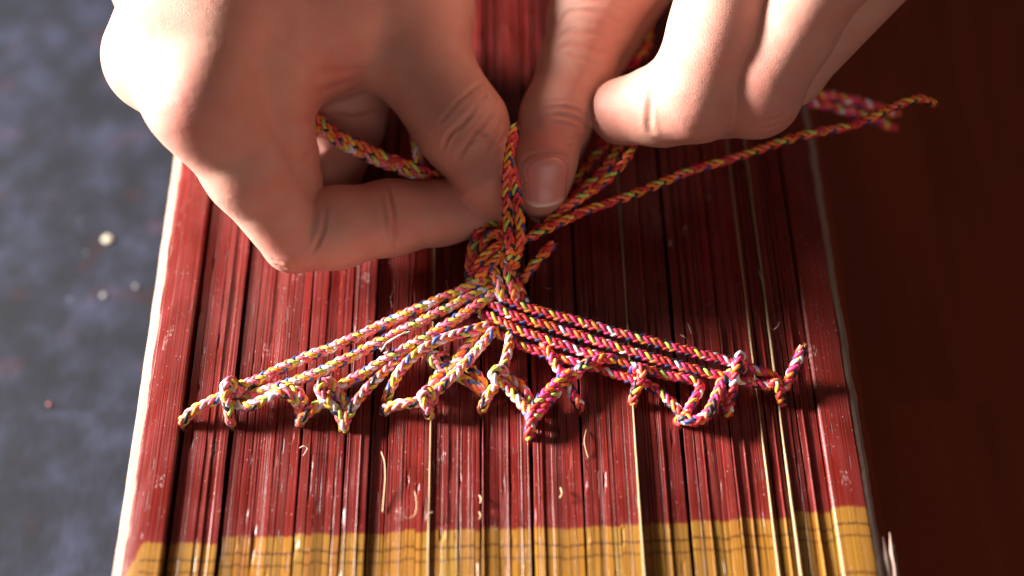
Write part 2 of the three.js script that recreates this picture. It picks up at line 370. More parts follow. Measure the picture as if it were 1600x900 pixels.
function braid(curvePoints, palette, R = 0.83, pitch = palette === 'berry' ? 7.2 : 8.4) {
  const curve = new THREE.CatmullRomCurve3(curvePoints, false, 'centripetal'), len = curve.getLength() * 1000;
  const N = Math.max(24, Math.round(len / 0.28)), pts = curve.getSpacedPoints(N);
  // parallel transport of one normal along the cord
  const T = pts.map((p, i) => pts[Math.min(N, i + 1)].clone().sub(pts[Math.max(0, i - 1)]).normalize());
  let n = new THREE.Vector3(0, 1, 0).addScaledVector(T[0], -T[0].y).normalize();
  if (!(n.length() > 0.5)) n.set(1, 0, 0);
  const A = [], B = [];
  for (let i = 0; i <= N; i++) { n = n.clone().addScaledVector(T[i], -n.dot(T[i])).normalize(); A.push(n); B.push(T[i].clone().cross(n)); }
  const pos = [], col = [], nor = [], idx = [], phase = rr(0, 10), SIDES = 7;
  for (let k = 0; k < 8; k++) {
    const dir = k < 4 ? 1 : -1, j = k % 4, colors = PALETTES[palette][k], seg = rr(9, 20), off = rr(0, 30);
    const line = [], out = [];
    for (let i = 0; i <= N; i++) {
      const s = len * i / N, q = (s + phase) / pitch + 0.06 * noise(s * 0.22, phase) , th = 2 * Math.PI * (dir * q + j / 4) + 0.14 * noise(s * 0.5, k * 3.1);
      const over = dir > 0 ? Math.cos(Math.PI * j + 4 * Math.PI * q - Math.PI / 4) : -Math.cos(Math.PI * j - 4 * Math.PI * q - Math.PI / 4);
      const fray = Math.min(1, Math.min(s, len - s) / 1.2), loose = 1 + 0.13 * noise(s * 0.4, k * 7.7, phase);
      const rad = (R * loose + 0.26 * over * (R / 0.95)) * (0.75 + 0.25 * fray);
      const o = A[i].clone().multiplyScalar(Math.cos(th)).addScaledVector(B[i], Math.sin(th));
      line.push(pts[i].clone().addScaledVector(o, rad * MM)); out.push(o);
    }
    const base = pos.length / 3;
    for (let i = 0; i <= N; i++) {
      const t = line[Math.min(N, i + 1)].clone().sub(line[Math.max(0, i - 1)]).normalize(), u = out[i].clone().addScaledVector(t, -out[i].dot(t)).normalize(), v = t.clone().cross(u), s = len * i / N;
      const c0 = K[colors[Math.floor((s + off) / seg) % colors.length]], f = 1 + 0.35 * noise(s * 1.4, k * 5.3 + phase) + 0.2 * noise(s * 6, k * 2.3);
      const fat = (R / 0.95) * Math.min(1, 0.5 + Math.min(s, len - s) * 0.8);
      for (let m = 0; m < SIDES; m++) {
        const a = 2 * Math.PI * m / SIDES, ca = Math.cos(a), sa = Math.sin(a), yarn = 1 + 0.09 * Math.sin(a * 3 + s * 5 * dir);
        const p = line[i].clone().addScaledVector(u, 0.4 * fat * ca * yarn * MM).addScaledVector(v, 0.57 * fat * sa * yarn * MM);
        pos.push(p.x, p.y, p.z); col.push(c0[0] * f, c0[1] * f, c0[2] * f);
      }
    }
    for (let i = 0; i < N; i++) for (let m = 0; m < SIDES; m++) { const a = base + i * SIDES + m, b = base + i * SIDES + (m + 1) % SIDES; idx.push(a, b, a + SIDES, b, b + SIDES, a + SIDES); }
    for (const [i, flip] of [[0, 1], [N, 0]]) for (let m = 1; m < SIDES - 1; m++) { const a = base + i * SIDES; flip ? idx.push(a, a + m + 1, a + m) : idx.push(a, a + m, a + m + 1); }
  }
  // loose fibres standing off the yarns, more of them at the cut ends
  const hairs = Math.round(len * 1.1) + 24;
  for (let q = 0; q < hairs; q++) {
    const end = q < 24, i = end ? (q % 2 ? N : 0) : Math.floor(rnd() * N), th = rr(0, 2 * Math.PI), c = K[PALETTES[palette][Math.floor(rnd() * 8)][0]], L = end ? rr(0.3, 1.1) : rr(0.5, 1.5);
    const o = A[i].clone().multiplyScalar(Math.cos(th)).addScaledVector(B[i], Math.sin(th)), along = T[i].clone().multiplyScalar(end ? (i ? 1 : -1) : rr(-1, 1)), side = T[i].clone().cross(o);
    const from = pts[i].clone().addScaledVector(o, R * (end ? rr(0.1, 1) : 1.35) * MM), bend = rr(-0.5, 0.5), rise = end ? rr(0, 0.5) : rr(0.15, 0.5), base = pos.length / 3;
    for (let m = 0; m <= 4; m++) {
      const t = m / 4 * L, p = from.clone().addScaledVector(along, t * MM).addScaledVector(o, rise * t * (1 - 0.4 * t / L) * MM).addScaledVector(side, bend * t * t * MM), w = 0.035 * (1 - 0.6 * m / 4) * MM;
      for (const [a, b] of [[1, 0], [-0.5, 0.87], [-0.5, -0.87]]) { const v = p.clone().addScaledVector(o, a * w).addScaledVector(side, b * w); pos.push(v.x, v.y, v.z); col.push(c[0], c[1], c[2]); }
    }
    for (let m = 0; m < 4; m++) for (let e = 0; e < 3; e++) { const a = base + m * 3 + e, b = base + m * 3 + (e + 1) % 3; idx.push(a, b, a + 3, b, b + 3, a + 3); }
  }
  const g = new THREE.BufferGeometry();
  g.setAttribute('position', new THREE.Float32BufferAttribute(pos, 3));
  g.setAttribute('color', new THREE.Float32BufferAttribute(col, 3));
  g.setIndex(idx);
  g.computeVertexNormals();
  return g;
}
function cord(label, palette, group, pts, R) {
  return tag(top('braided_cord', braid(pts.map((p) => at(p[0], p[1], p[2])), palette, R), cordMat), label, 'cord', group);
}
const FL = 'cords fanning left from the plait', FR = 'cords fanning right from the plait', FM = 'short cords below the plait', PL = 'cords worked into the plait', HH = 'loose cords held by the hands';
// left fan
cord('uppermost long cord of the bright fan, from the plait to the leftmost knot', 'sunny', FL, [[372, 603, 2.6], [395, 597, 3.2], [460, 566, 4], [540, 534, 5], [620, 497, 6], [700, 462, 8], [752, 440, 9], [778, 430, 8]]);
cord('second cord of the bright fan, lying just under the uppermost one', 'sunny', FL, [[372, 626, 1.5], [400, 612, 2], [440, 602, 2.6], [490, 585, 3.4], [545, 559, 4], [600, 531, 5], [680, 491, 6.5], [740, 460, 8], [775, 446, 8]]);
cord('third cord of the bright fan, ending at the knot with a pale tight loop', 'sunny', FL, [[514, 624, 2], [530, 605, 3], [560, 588, 3.4], [610, 558, 4], [660, 530, 4.6], [710, 500, 6], [755, 470, 8], [780, 452, 8]]);
cord('stout cord rising from the tip of the small V to the bright fan', 'sunny', FL, [[537, 676, -6], [538, 664, 0.5], [548, 640, 2.2], [575, 606, 2.8], [604, 577, 3.2], [632, 550, 3.6], [662, 528, 4], [700, 508, 5]]);
cord('single curved cord bending down into a leaf gap under the bright fan', 'sunny', FL, [[604, 634, -6], [605, 620, 0.6], [612, 603, 2.4], [628, 576, 3.6], [655, 550, 4.2], [690, 530, 4.8], [725, 519, 5.2], [765, 508, 5.5]]);
cord('leftmost cord stub reaching out of the gap beside the light board', 'sunny', FL, [[284, 672, -6], [286, 658, 0.6], [300, 644, 2.4], [325, 630, 2.8], [350, 619, 2.8], [372, 612, 2.4], [392, 605, 2.6]]);
cord('upright pale loop tied over the leftmost cord', 'sunny', FL, [[361, 668, -6], [360, 655, 1], [355, 632, 3.6], [351, 610, 5], [356, 597, 5.4], [366, 598, 4.8], [371, 612, 3], [369, 622, 2.2]]);
cord('arched cord bridging from the leftmost knot to the next leaf gap', 'sunny', FL, [[366, 628, 2], [378, 634, 2.6], [394, 633, 3.4], [415, 622, 5], [440, 613, 6.4], [456, 620, 5.5], [466, 634, 3], [469, 648, 0], [468, 660, -6]]);
cord('orange cord half hidden behind the arched cord', 'sunny', FL, [[376, 622, 1.6], [400, 615, 2.4], [440, 606, 3.4], [464, 612, 3], [473, 626, 2], [473, 645, 0], [471, 655, -6]]);
cord('short cord slanting from a gap up to the pale tight loop', 'sunny', FL, [[468, 672, -6], [470, 656, 0.6], [482, 644, 2.2], [500, 632, 2.6], [520, 621, 2.4], [532, 612, 2]]);
cord('pale tight loop tied where the third bright cord ends', 'sunny', FL, [[536, 676, -6], [534, 656, 1], [522, 638, 2.6], [508, 624, 4], [499, 608, 5], [505, 596, 5.4], [517, 598, 4.8], [528, 614, 3], [540, 630, 2.2], [541, 645, 0.8], [540, 660, -4]]);
// short cords under the plait
cord('straight cord of the crossed pair, from a gap through a small knot to the plait', 'sunny', FM, [[601, 650, -6], [604, 638, 0.8], [625, 632, 2.4], [652, 628, 2.6], [675, 617, 2.8], [700, 595, 3.4], [728, 567, 4], [752, 540, 4.6], [774, 512, 5.4]]);
cord('slightly darker cord alongside the straight one, its upper end under the fan', 'sunny', FM, [[672, 622, 1.6], [675, 600, 1.8], [686, 585, 1.6], [706, 572, 1.8], [724, 546, 2.6], [744, 522, 3.6], [764, 502, 5]]);
cord('small pale knot loop sitting on the straight cord beside a gap', 'sunny', FM, [[672, 660, -6], [670, 645, 1], [665, 630, 3.6], [660, 618, 5], [666, 611, 5.2], [674, 614, 4.6], [676, 626, 2.6], [668, 634, 1.4]]);
cord('eye shaped loop crossing behind the straight cord', 'sunny', FM, [[757, 622, -6], [752, 611, 0.6], [738, 601, 1.8], [720, 590, 2], [700, 577, 2], [682, 570, 2.6], [674, 562, 3.2], [680, 555, 3], [694, 559, 2], [708, 569, 1.6], [728, 572, 1.8], [741, 582, 2], [753, 598, 1.4], [754, 610, 0]]);
cord('upright cord hanging from the plait to the knot above the middle V', 'sunny', FM, [[797, 520, 5], [795, 540, 4.4], [790, 562, 3.6], [786, 580, 3.2], [790, 592, 2.4]]);
cord('short slanted cord below that knot, ending in a gap', 'sunny', FM, [[752, 650, -6], [754, 636, 0.6], [762, 619, 2], [774, 604, 2.6], [784, 590, 2.2]]);
cord('loop cord making the bright inner arm of the middle V', 'sunny', FM, [[792, 584, 3], [782, 577, 4.6], [771, 582, 5], [774, 594, 4.4], [788, 602, 3.2], [804, 618, 2.8], [818, 634, 2.6], [828, 648, 2.2], [831, 660, 0], [830, 672, -6]]);
cord('orange cord lying along the upper side of the middle V', 'sunny', FM, [[786, 586, 2.4], [800, 592, 2], [816, 607, 1.8], [826, 624, 1.6], [830, 642, 1.4]]);
cord('red stub pointing down into a gap at the tip of the middle V', 'berry', FM, [[833, 642, 2.6], [830, 658, 2.6], [828, 672, 1.6], [828, 682, -0.6], [829, 694, -6]]);
cord('outer cord of the arm rising from the middle V to the crossing', 'berry', FM, [[828, 648, 3], [838, 632, 3.2], [856, 612, 3.6], [874, 594, 4], [892, 580, 4.4]]);
cord('inner cord of the arm rising from the middle V', 'berry', FM, [[832, 654, 2.6], [846, 641, 2.8], [864, 618, 3], [884, 598, 3.2], [904, 577, 3.4], [922, 566, 4], [940, 560, 5]]);
cord('pink cord dropping from the fan through the crossing into a gap', 'berry', FM, [[846, 528, 4], [858, 550, 3.6], [869, 570, 3.2], [880, 586, 2.6], [891, 608, 2], [900, 625, 1.4], [907, 636, 0], [909, 650, -6]]);
cord('stubby bright loop end below the long fan, right of the crossing', 'berry', FM, [[903, 588, 1.6], [904, 580, 3.6], [912, 572, 4.6], [928, 564, 5], [946, 560, 5], [966, 562, 4.4]]);
// right fan
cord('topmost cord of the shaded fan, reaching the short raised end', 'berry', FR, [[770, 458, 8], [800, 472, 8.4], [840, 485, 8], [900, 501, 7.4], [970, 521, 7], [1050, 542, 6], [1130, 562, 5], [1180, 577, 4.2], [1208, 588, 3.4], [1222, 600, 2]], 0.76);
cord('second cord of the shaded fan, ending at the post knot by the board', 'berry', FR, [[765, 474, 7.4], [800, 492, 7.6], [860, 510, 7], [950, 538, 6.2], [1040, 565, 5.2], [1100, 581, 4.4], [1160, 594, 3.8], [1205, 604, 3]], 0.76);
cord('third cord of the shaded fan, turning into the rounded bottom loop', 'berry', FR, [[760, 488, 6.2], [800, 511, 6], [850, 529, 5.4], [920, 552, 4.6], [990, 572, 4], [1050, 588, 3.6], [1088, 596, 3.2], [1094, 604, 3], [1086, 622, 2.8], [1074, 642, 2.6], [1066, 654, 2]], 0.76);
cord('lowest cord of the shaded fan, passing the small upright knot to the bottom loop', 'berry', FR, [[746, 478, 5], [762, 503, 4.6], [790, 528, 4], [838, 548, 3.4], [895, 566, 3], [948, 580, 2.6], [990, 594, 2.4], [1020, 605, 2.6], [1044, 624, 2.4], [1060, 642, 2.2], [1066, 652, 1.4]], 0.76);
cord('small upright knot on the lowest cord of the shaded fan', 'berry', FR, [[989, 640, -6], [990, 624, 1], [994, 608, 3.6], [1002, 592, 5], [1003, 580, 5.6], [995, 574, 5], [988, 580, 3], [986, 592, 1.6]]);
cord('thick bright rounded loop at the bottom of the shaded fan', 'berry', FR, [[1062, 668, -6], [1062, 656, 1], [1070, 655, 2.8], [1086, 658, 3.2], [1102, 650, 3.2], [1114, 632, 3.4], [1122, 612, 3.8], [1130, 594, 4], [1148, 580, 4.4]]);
cord('upright cord of the double knot, its round top above the fan', 'berry', FR, [[1137, 658, -6], [1138, 640, 0.8], [1142, 618, 2.8], [1148, 590, 5], [1152, 568, 7.4], [1156, 555, 8], [1160, 566, 6.6], [1158, 582, 4.4]]);
cord('thin short cord beside the double knot, going down into the leaves', 'berry', FR, [[1137, 650, -6], [1134, 628, 0.6], [1134, 612, 2], [1136, 596, 3]], 0.68);
cord('curved post cord going into the last gap before the shaded board', 'berry', FR, [[1221, 640, -6], [1221, 624, 0.8], [1218, 609, 3.4], [1212, 598, 4.4], [1200, 602, 3.6]]);
cord('short raised cord end sticking up beside the shaded board', 'berry', FR, [[1214, 606, 1.6], [1226, 604, 2.4], [1236, 584, 5], [1246, 563, 7.4], [1255, 541, 9.4]]);
// plait
cord('outer cord of the plait, arching over its left side like a hook', 'ember', PL, [[737, 452, 3], [734, 424, 7], [737, 394, 10], [745, 367, 12], [761, 350, 13], [781, 351, 13], [793, 370, 13.4], [798, 398, 12], [803, 425, 9], [810, 446, 6]]);
cord('inner cord of the plait under the hook shaped one', 'ember', PL, [[750, 446, 5], [747, 420, 9], [751, 394, 12], [762, 370, 14], [779, 366, 15], [789, 384, 14.4], [795, 408, 12.6], [803, 436, 8]]);
cord('slanted cord wrapping the plait in its middle', 'ember', PL, [[736, 440, 6], [744, 420, 11], [756, 402, 14], [772, 388, 15], [788, 384, 13], [796, 390, 10]]);
cord('slanted cord wrapping the plait just above the fans', 'ember', PL, [[738, 452, 6], [748, 434, 10.6], [762, 417, 13.4], [778, 404, 14], [790, 402, 12], [798, 410, 9]]);
cord('cord coming down the plait front onto the shaded fan', 'sunny', PL, [[768, 404, 12], [771, 420, 12.4], [776, 436, 12], [783, 452, 10.6], [790, 468, 8.4]]);
cord('cord beside it on the plait front, bending out to the shaded fan', 'sunny', PL, [[780, 395, 14], [787, 412, 13.6], [794, 430, 12.6], [801, 450, 11], [806, 470, 9]]);
cord('rightmost strand at the foot of the plait', 'berry', PL, [[790, 398, 12], [800, 424, 11.4], [808, 445, 10.4], [817, 464, 8.8], [830, 482, 7]]);
cord('tall cord rising from the plait between the thumb and the fingernail', 'ember', PL, [[806, 196, 33], [799, 225, 31.6], [793, 262, 29], [792, 300, 26], [793, 340, 23], [796, 376, 21], [799, 405, 15], [801, 425, 10]]);
cord('second tall cord right beside, partly under the fingertip', 'ember', PL, [[800, 262, 28], [806, 300, 26], [811, 335, 24], [813, 362, 21], [810, 388, 18.4], [804, 416, 12], [800, 432, 8]]);
cord('loose tapering tail of cord lying right of the plait', 'ember', PL, [[806, 446, 7], [818, 434, 9], [832, 416, 11], [848, 398, 13], [866, 379, 15]]);
// cords the hands hold
cord('long loose cord from the fingers out past the shaded board to a blurred end', 'ember', HH, [[812, 378, 12], [840, 365, 15], [870, 350, 16], [920, 327, 16], [960, 314, 16], [1000, 299, 16], [1080, 266, 16], [1150, 246, 17], [1250, 212, 19], [1340, 193, 22], [1400, 165, 26], [1440, 154, 28], [1462, 163, 28]], 0.78);
cord('looped cord climbing from the fingertip to the curled fingers', 'ember', HH, [[822, 374, 11], [868, 338, 15], [905, 310, 18], [936, 290, 20], [964, 264, 22], [984, 238, 22], [988, 214, 20], [974, 190, 17]]);
cord('dim middle cord between fingernail and curled fingers', 'ember', HH, [[846, 352, 9], [884, 318, 12], [918, 288, 14], [944, 262, 16], [966, 228, 17], [985, 195, 16]]);
cord('dim upper cord right of the fingernail', 'ember', HH, [[848, 344, 8], [880, 304, 10], [906, 272, 12], [932, 240, 13], [950, 212, 14], [975, 180, 14]]);
cord('upper cord of the pair stretched across the curled finger hollow', 'ember', HH, [[466, 162, 25], [494, 184, 25], [530, 211, 24], [590, 239, 21.5], [640, 259, 19], [700, 282, 13], [760, 320, 7]]);
cord('lower cord of the pair stretched across the curled finger hollow', 'sunny', HH, [[466, 182, 23], [498, 201, 23], [532, 224, 22.4], [590, 252, 20], [640, 271, 18], [700, 294, 11], [750, 320, 6]]);
cord('short golden upright cord glimpsed left of the thumb', 'sunny', HH, [[644, 196, 16], [649, 222, 16], [653, 244, 15], [660, 270, 12]]);
cord('dark cord glimpsed at the frame top between index and curled fingers', 'ember', HH, [[1050, -10, 14], [1020, 15, 15], [1000, 50, 14], [992, 85, 13], [962, 112, 12]]);
cord('dark curl of cord in the hollow beside the curled fingers', 'ember', HH, [[962, 60, 10], [984, 38, 13], [1010, 28, 13], [1014, 56, 12], [1000, 92, 14], [980, 104, 11]]);
cord('upper strand of the blurred doubled cord end beyond the shaded board', 'berry', HH, [[1180, 118, 8], [1262, 143, 6], [1310, 152, 4], [1360, 164, 1], [1404, 180, -4]], 0.9);
cord('lower strand of the blurred doubled cord end beyond the shaded board', 'berry', HH, [[1180, 134, 6], [1262, 158, 4], [1310, 169, 2], [1360, 184, -1], [1400, 202, -6]], 0.9);
// pale fluff caught on the bright fan
tag(top('fibre', mergeGeometries([
  [[590, 542, 4], [598, 545, 6], [604, 536, 7], [620, 526, 7.6], [640, 518, 8]],
  [[595, 549, 4], [602, 542, 6.4], [606, 549, 5.4], [600, 552, 4.6]],
  [[604, 536, 7], [614, 530, 8.4], [634, 519, 8.8]],
].map((pts) => new THREE.TubeGeometry(new THREE.CatmullRomCurve3(pts.map((p) => at(...p))), 24, 0.2 * MM, 5))), fibrePale), 'pale wisp of frayed fibre caught on the bright fan of cords', 'fibre', null, 'thing');

// ---------------------------------------------------------------- hands
const smin = (a, b, k) => { const h = Math.max(k - Math.abs(a - b), 0) / k; return Math.min(a, b) - h * h * k * 0.25; };
// joints are [pixel x, pixel y, height mm, radius in pixels]; chains become capsules in millimetres
function capsules(chains) {
  return chains.map((chain) => {
    const j = chain.map(([x, y, h, r]) => { const p = at(x, y, h); return [p.x * 1000, p.y * 1000, p.z * 1000, r * depthOf(p) * 1000 / FOCAL]; });
    const out = [];
    for (let i = 0; i < j.length - 1; i++) {
      const a = j[i], b = j[i + 1], dx = b[0] - a[0], dy = b[1] - a[1], dz = b[2] - a[2];
      out.push([a[0], a[1], a[2], a[3], dx, dy, dz, b[3] - a[3], 1 / (dx * dx + dy * dy + dz * dz)]);
    }
    return out;
  });
}
function field(palmChains, fingerChains) {
  const palm = capsules(palmChains).flat(), fingers = fingerChains.map((f) => capsules(Array.isArray(f[0][0]) ? f : [f]).flat());
  const cap = (c, x, y, z) => {
    const px = x - c[0], py = y - c[1], pz = z - c[2], t = Math.min(1, Math.max(0, (px * c[4] + py * c[5] + pz * c[6]) * c[8]));
    const qx = px - t * c[4], qy = py - t * c[5], qz = pz - t * c[6];
    return Math.sqrt(qx * qx + qy * qy + qz * qz) - c[3] - t * c[7];
  };
  const f = (x, y, z) => {
    let p = 1e3;
    for (const c of palm) p = smin(p, cap(c, x, y, z), 9.5);
    let all = p;
    for (const chain of fingers) {
      let d = 1e3;
      for (const c of chain) d = smin(d, cap(c, x, y, z), 3);
      all = smin(all, smin(p, d, 7), 0.5);
    }
    return all;
  };
  const every = [...palm, ...fingers.flat()];
  return { f, every };
}
function march(f, x, y) {                // where the line of sight through that pixel meets the skin
  const d = ray(x, y).normalize();
  let t = 0.22;
  for (let i = 0; i < 200; i++) {
    const v = f((eye.x + d.x * t) * 1000, (eye.y + d.y * t) * 1000, (eye.z + d.z * t) * 1000) / 1000;
    if (v < 0.00002) break;
    t += v * 0.8;
    if (t > 0.6) return null;
  }
  return eye.clone().addScaledVector(d, t).multiplyScalar(1000);
}
function skinMesh({ f, every }, cell, creases, blush, bounds) {
  const lo = [1e9, 1e9, 1e9], hi = [-1e9, -1e9, -1e9];
  for (const c of every) for (const t of [0, 1]) for (let a = 0; a < 3; a++) { const v = c[a] + t * c[4 + a], r = c[3] + t * c[7] + 4; lo[a] = Math.min(lo[a], v - r); hi[a] = Math.max(hi[a], v + r); }
  lo[2] = Math.max(lo[2], bounds);
  const S = 8, nb = lo.map((v, a) => Math.ceil((hi[a] - v) / cell / S)), n = nb.map((v) => v * S + 1), [nx, ny, nz] = n;
  const F = new Float32Array(nx * ny * nz).fill(1e3), done = new Uint8Array(nx * ny * nz), V = new Map();
  const at3 = (i, j, k) => (k * ny + j) * nx + i;
  const blocks = [];
  for (let K3 = 0; K3 < nb[2]; K3++) for (let J = 0; J < nb[1]; J++) for (let I = 0; I < nb[0]; I++) {
    const half = S * cell / 2, d = f(lo[0] + I * S * cell + half, lo[1] + J * S * cell + half, lo[2] + K3 * S * cell + half);
    if (Math.abs(d) > half * 1.9 + 1) continue;
    blocks.push([I, J, K3]);
    for (let k = K3 * S; k <= K3 * S + S; k++) for (let j = J * S; j <= J * S + S; j++) for (let i = I * S; i <= I * S + S; i++) {
      const o = at3(i, j, k);
      if (!done[o]) { done[o] = 1; F[o] = f(lo[0] + i * cell, lo[1] + j * cell, lo[2] + k * cell); }
    }
  }
  const P = [], idx = [];
  const corner = [[0, 0, 0], [1, 0, 0], [0, 1, 0], [1, 1, 0], [0, 0, 1], [1, 0, 1], [0, 1, 1], [1, 1, 1]], edges = [[0, 1], [2, 3], [4, 5], [6, 7], [0, 2], [1, 3], [4, 6], [5, 7], [0, 4], [1, 5], [2, 6], [3, 7]];
  const each = (fn) => { for (const [I, J, K3] of blocks) for (let k = K3 * S; k < K3 * S + S; k++) for (let j = J * S; j < J * S + S; j++) for (let i = I * S; i < I * S + S; i++) fn(i, j, k); };
  each((i, j, k) => {
    const v = corner.map(([a, b, c]) => F[at3(i + a, j + b, k + c)]);
    let mask = 0;
    for (let c = 0; c < 8; c++) if (v[c] < 0) mask |= 1 << c;
    if (mask === 0 || mask === 255) return;
    let x = 0, y = 0, z = 0, m = 0;
    for (const [a, b] of edges) if ((v[a] < 0) !== (v[b] < 0)) { const t = v[a] / (v[a] - v[b]); x += lerp(corner[a][0], corner[b][0], t); y += lerp(corner[a][1], corner[b][1], t); z += lerp(corner[a][2], corner[b][2], t); m++; }
    V.set(at3(i, j, k), P.length / 3);
    P.push(lo[0] + (i + x / m) * cell, lo[1] + (j + y / m) * cell, lo[2] + (k + z / m) * cell);
  });
  each((i, j, k) => {
    const o = at3(i, j, k), a = F[o] < 0;
    const quad = (p, q, r, s, flip) => { const w = [p, q, r, s].map((e) => V.get(e)); if (w.some((e) => e === undefined)) return; flip ? idx.push(w[0], w[2], w[1], w[0], w[3], w[2]) : idx.push(w[0], w[1], w[2], w[0], w[2], w[3]); };
    if (j > 0 && k > 0 && a !== (F[at3(i + 1, j, k)] < 0)) quad(at3(i, j - 1, k - 1), at3(i, j, k - 1), o, at3(i, j - 1, k), !a);
    if (i > 0 && k > 0 && a !== (F[at3(i, j + 1, k)] < 0)) quad(at3(i - 1, j, k - 1), at3(i - 1, j, k), o, at3(i, j, k - 1), !a);
    if (i > 0 && j > 0 && a !== (F[at3(i, j, k + 1)] < 0)) quad(at3(i - 1, j - 1, k), at3(i, j - 1, k), o, at3(i - 1, j, k), !a);
  });
  // creases: polylines on the skin, given by pixels
  const folds = creases.map(([deep, wide, ...px]) => {
    const c = px.map(([x, y]) => march(f, x, y)).filter(Boolean), pts = c.length > 1 ? new THREE.CatmullRomCurve3(c).getPoints(24).map((p, i, l) => ({ p, k: Math.min(1, 0.25 + 4 * Math.min(i, l.length - 1 - i) / l.length) })) : [];
    return { deep, wide, pts, box: new THREE.Box3().setFromPoints(pts.map((e) => e.p)).expandByScalar(wide * 4) };
  });
  const spots = blush.map(([x, y, r, s]) => ({ p: march(f, x, y), r, s })).filter((e) => e.p);
  const C = new Float32Array(P.length), v = new THREE.Vector3(), e = 0.15;
  for (let i = 0; i < P.length; i += 3) {
    let [x, y, z] = [P[i], P[i + 1], P[i + 2]], gx, gy, gz;
    for (let it = 0; it < 2; it++) {
      const d = f(x, y, z);
      gx = f(x + e, y, z) - f(x - e, y, z); gy = f(x, y + e, z) - f(x, y - e, z); gz = f(x, y, z + e) - f(x, y, z - e);
      const g = Math.hypot(gx, gy, gz) || 1; gx /= g; gy /= g; gz /= g;
      if (Math.abs(d) < cell) { x -= gx * d; y -= gy * d; z -= gz * d; }
    }
    v.set(x, y, z);
    let dig = 0;
    for (const fold of folds) if (fold.box.containsPoint(v)) {
      let best = 1e9, k = 1;
      for (let s = 0; s < fold.pts.length - 1; s++) {
        const a = fold.pts[s].p, b = fold.pts[s + 1].p, bx = b.x - a.x, by = b.y - a.y, bz = b.z - a.z, t = clamp(((x - a.x) * bx + (y - a.y) * by + (z - a.z) * bz) / (bx * bx + by * by + bz * bz + 1e-9), 0, 1);
        const dd = (x - a.x - t * bx) ** 2 + (y - a.y - t * by) ** 2 + (z - a.z - t * bz) ** 2;
        if (dd < best) { best = dd; k = fold.pts[s].k; }
      }
      const q = Math.sqrt(best) / fold.wide;
      dig += fold.deep * k * (Math.exp(-q * q) - 0.3 * Math.exp(-((q - 2) ** 2)));
    }
    const grain = 0.03 * noise(x / 2.2, y / 2.2, z / 2.2) + 0.02 * noise(x / 0.95, y / 0.95, z / 0.95) + 0.05 * noise(x / 9, y / 9, z / 9);
    x += gx * (grain - dig); y += gy * (grain - dig); z += gz * (grain - dig);
    P[i] = x * MM; P[i + 1] = y * MM; P[i + 2] = z * MM;
    const m1 = noise(x / 5, y / 5, z / 5 + 9), m2 = noise(x / 1.6, y / 1.6, z / 1.6 + 19), m3 = noise(x / 14, y / 14, z / 14 + 29);
    let red = 0.3 * m1 + 0.2 * m2 + 0.32 * m3;
    for (const s of spots) { const q = v.distanceTo(s.p) / s.r; if (q < 2.5) red += s.s * Math.exp(-q * q); }
    red += clamp(dig * 0.5, 0, 0.25);
    red = clamp(red, -0.3, 1);
    C[i] = 0.5 * (1 + 0.06 * m2 - 0.06 * red); C[i + 1] = 0.24 * (1 + 0.06 * m2 - 0.42 * red); C[i + 2] = 0.182 * (1 + 0.06 * m2 - 0.4 * red);
  }
  const whole = new THREE.BufferGeometry();
  whole.setAttribute('position', new THREE.Float32BufferAttribute(P, 3));
  whole.setAttribute('color', new THREE.BufferAttribute(C, 3));
  whole.setIndex(idx);
  whole.computeVertexNormals();
  const g = whole.toNonIndexed(), p = g.attributes.position, nn = g.attributes.normal, uv = new Float32Array(p.count * 2);
  for (let i = 0; i < p.count; i += 3) {  // each face takes its relief from the plane it lies closest to
    const ax = Math.abs(nn.getX(i) + nn.getX(i + 1) + nn.getX(i + 2)), ay = Math.abs(nn.getY(i) + nn.getY(i + 1) + nn.getY(i + 2)), az = Math.abs(nn.getZ(i) + nn.getZ(i + 1) + nn.getZ(i + 2));
    for (let c = i; c < i + 3; c++) {
      const [u, w] = ax > ay && ax > az ? [p.getY(c), p.getZ(c)] : ay > az ? [p.getX(c), p.getZ(c)] : [p.getX(c), p.getY(c)];
      uv[c * 2] = u / 0.024; uv[c * 2 + 1] = w / 0.024;
    }
  }
  g.setAttribute('uv', new THREE.BufferAttribute(uv, 2));
  return g;
}
const skinRelief = dataTexture(1024, 1024, (d, w, h) => {   // 24 mm of skin: small lozenges between fine lines, and pores
  const n = 34, sx = [], sy = [];
  for (let k = 0; k < n * n; k++) { sx.push(rnd()); sy.push(rnd()); }
  for (let y = 0; y < h; y++) for (let x = 0; x < w; x++) {
    const u = x / w * n, v = y / h * n, iu = Math.floor(u), iv = Math.floor(v);
    let a = 9, b = 9;
    for (let j = -1; j <= 1; j++) for (let i = -1; i <= 1; i++) {
      const cu = iu + i, cv = iv + j, k = ((cv + n) % n) * n + ((cu + n) % n), q = Math.hypot(u - cu - sx[k], v - cv - sy[k]);
      if (q < a) { b = a; a = q; } else if (q < b) b = q;
    }
    const line = 1 - smooth(b - a, 0, 0.22), pore = 1 - smooth(a, 0.06, 0.16), tone = clamp(0.75 - 0.4 * line * (0.6 + 0.8 * sx[(iu + iv * n) % (n * n)]) - 0.25 * pore, 0, 1), o = (y * w + x) * 4;
    d[o] = 255 * tone; d[o + 1] = 255 * clamp(0.52 + 0.2 * (tone - 0.6), 0, 1); d[o + 2] = 0; d[o + 3] = 255;
  }
});
const skin = new THREE.MeshPhysicalMaterial({ vertexColors: true, bumpMap: skinRelief, bumpScale: 0.00008, roughnessMap: skinRelief, roughness: 1, specularIntensity: 0.7, sheen: 0.15, sheenColor: new THREE.Color(1, 0.75, 0.65), sheenRoughness: 0.6 });
const CELL = 0.55;

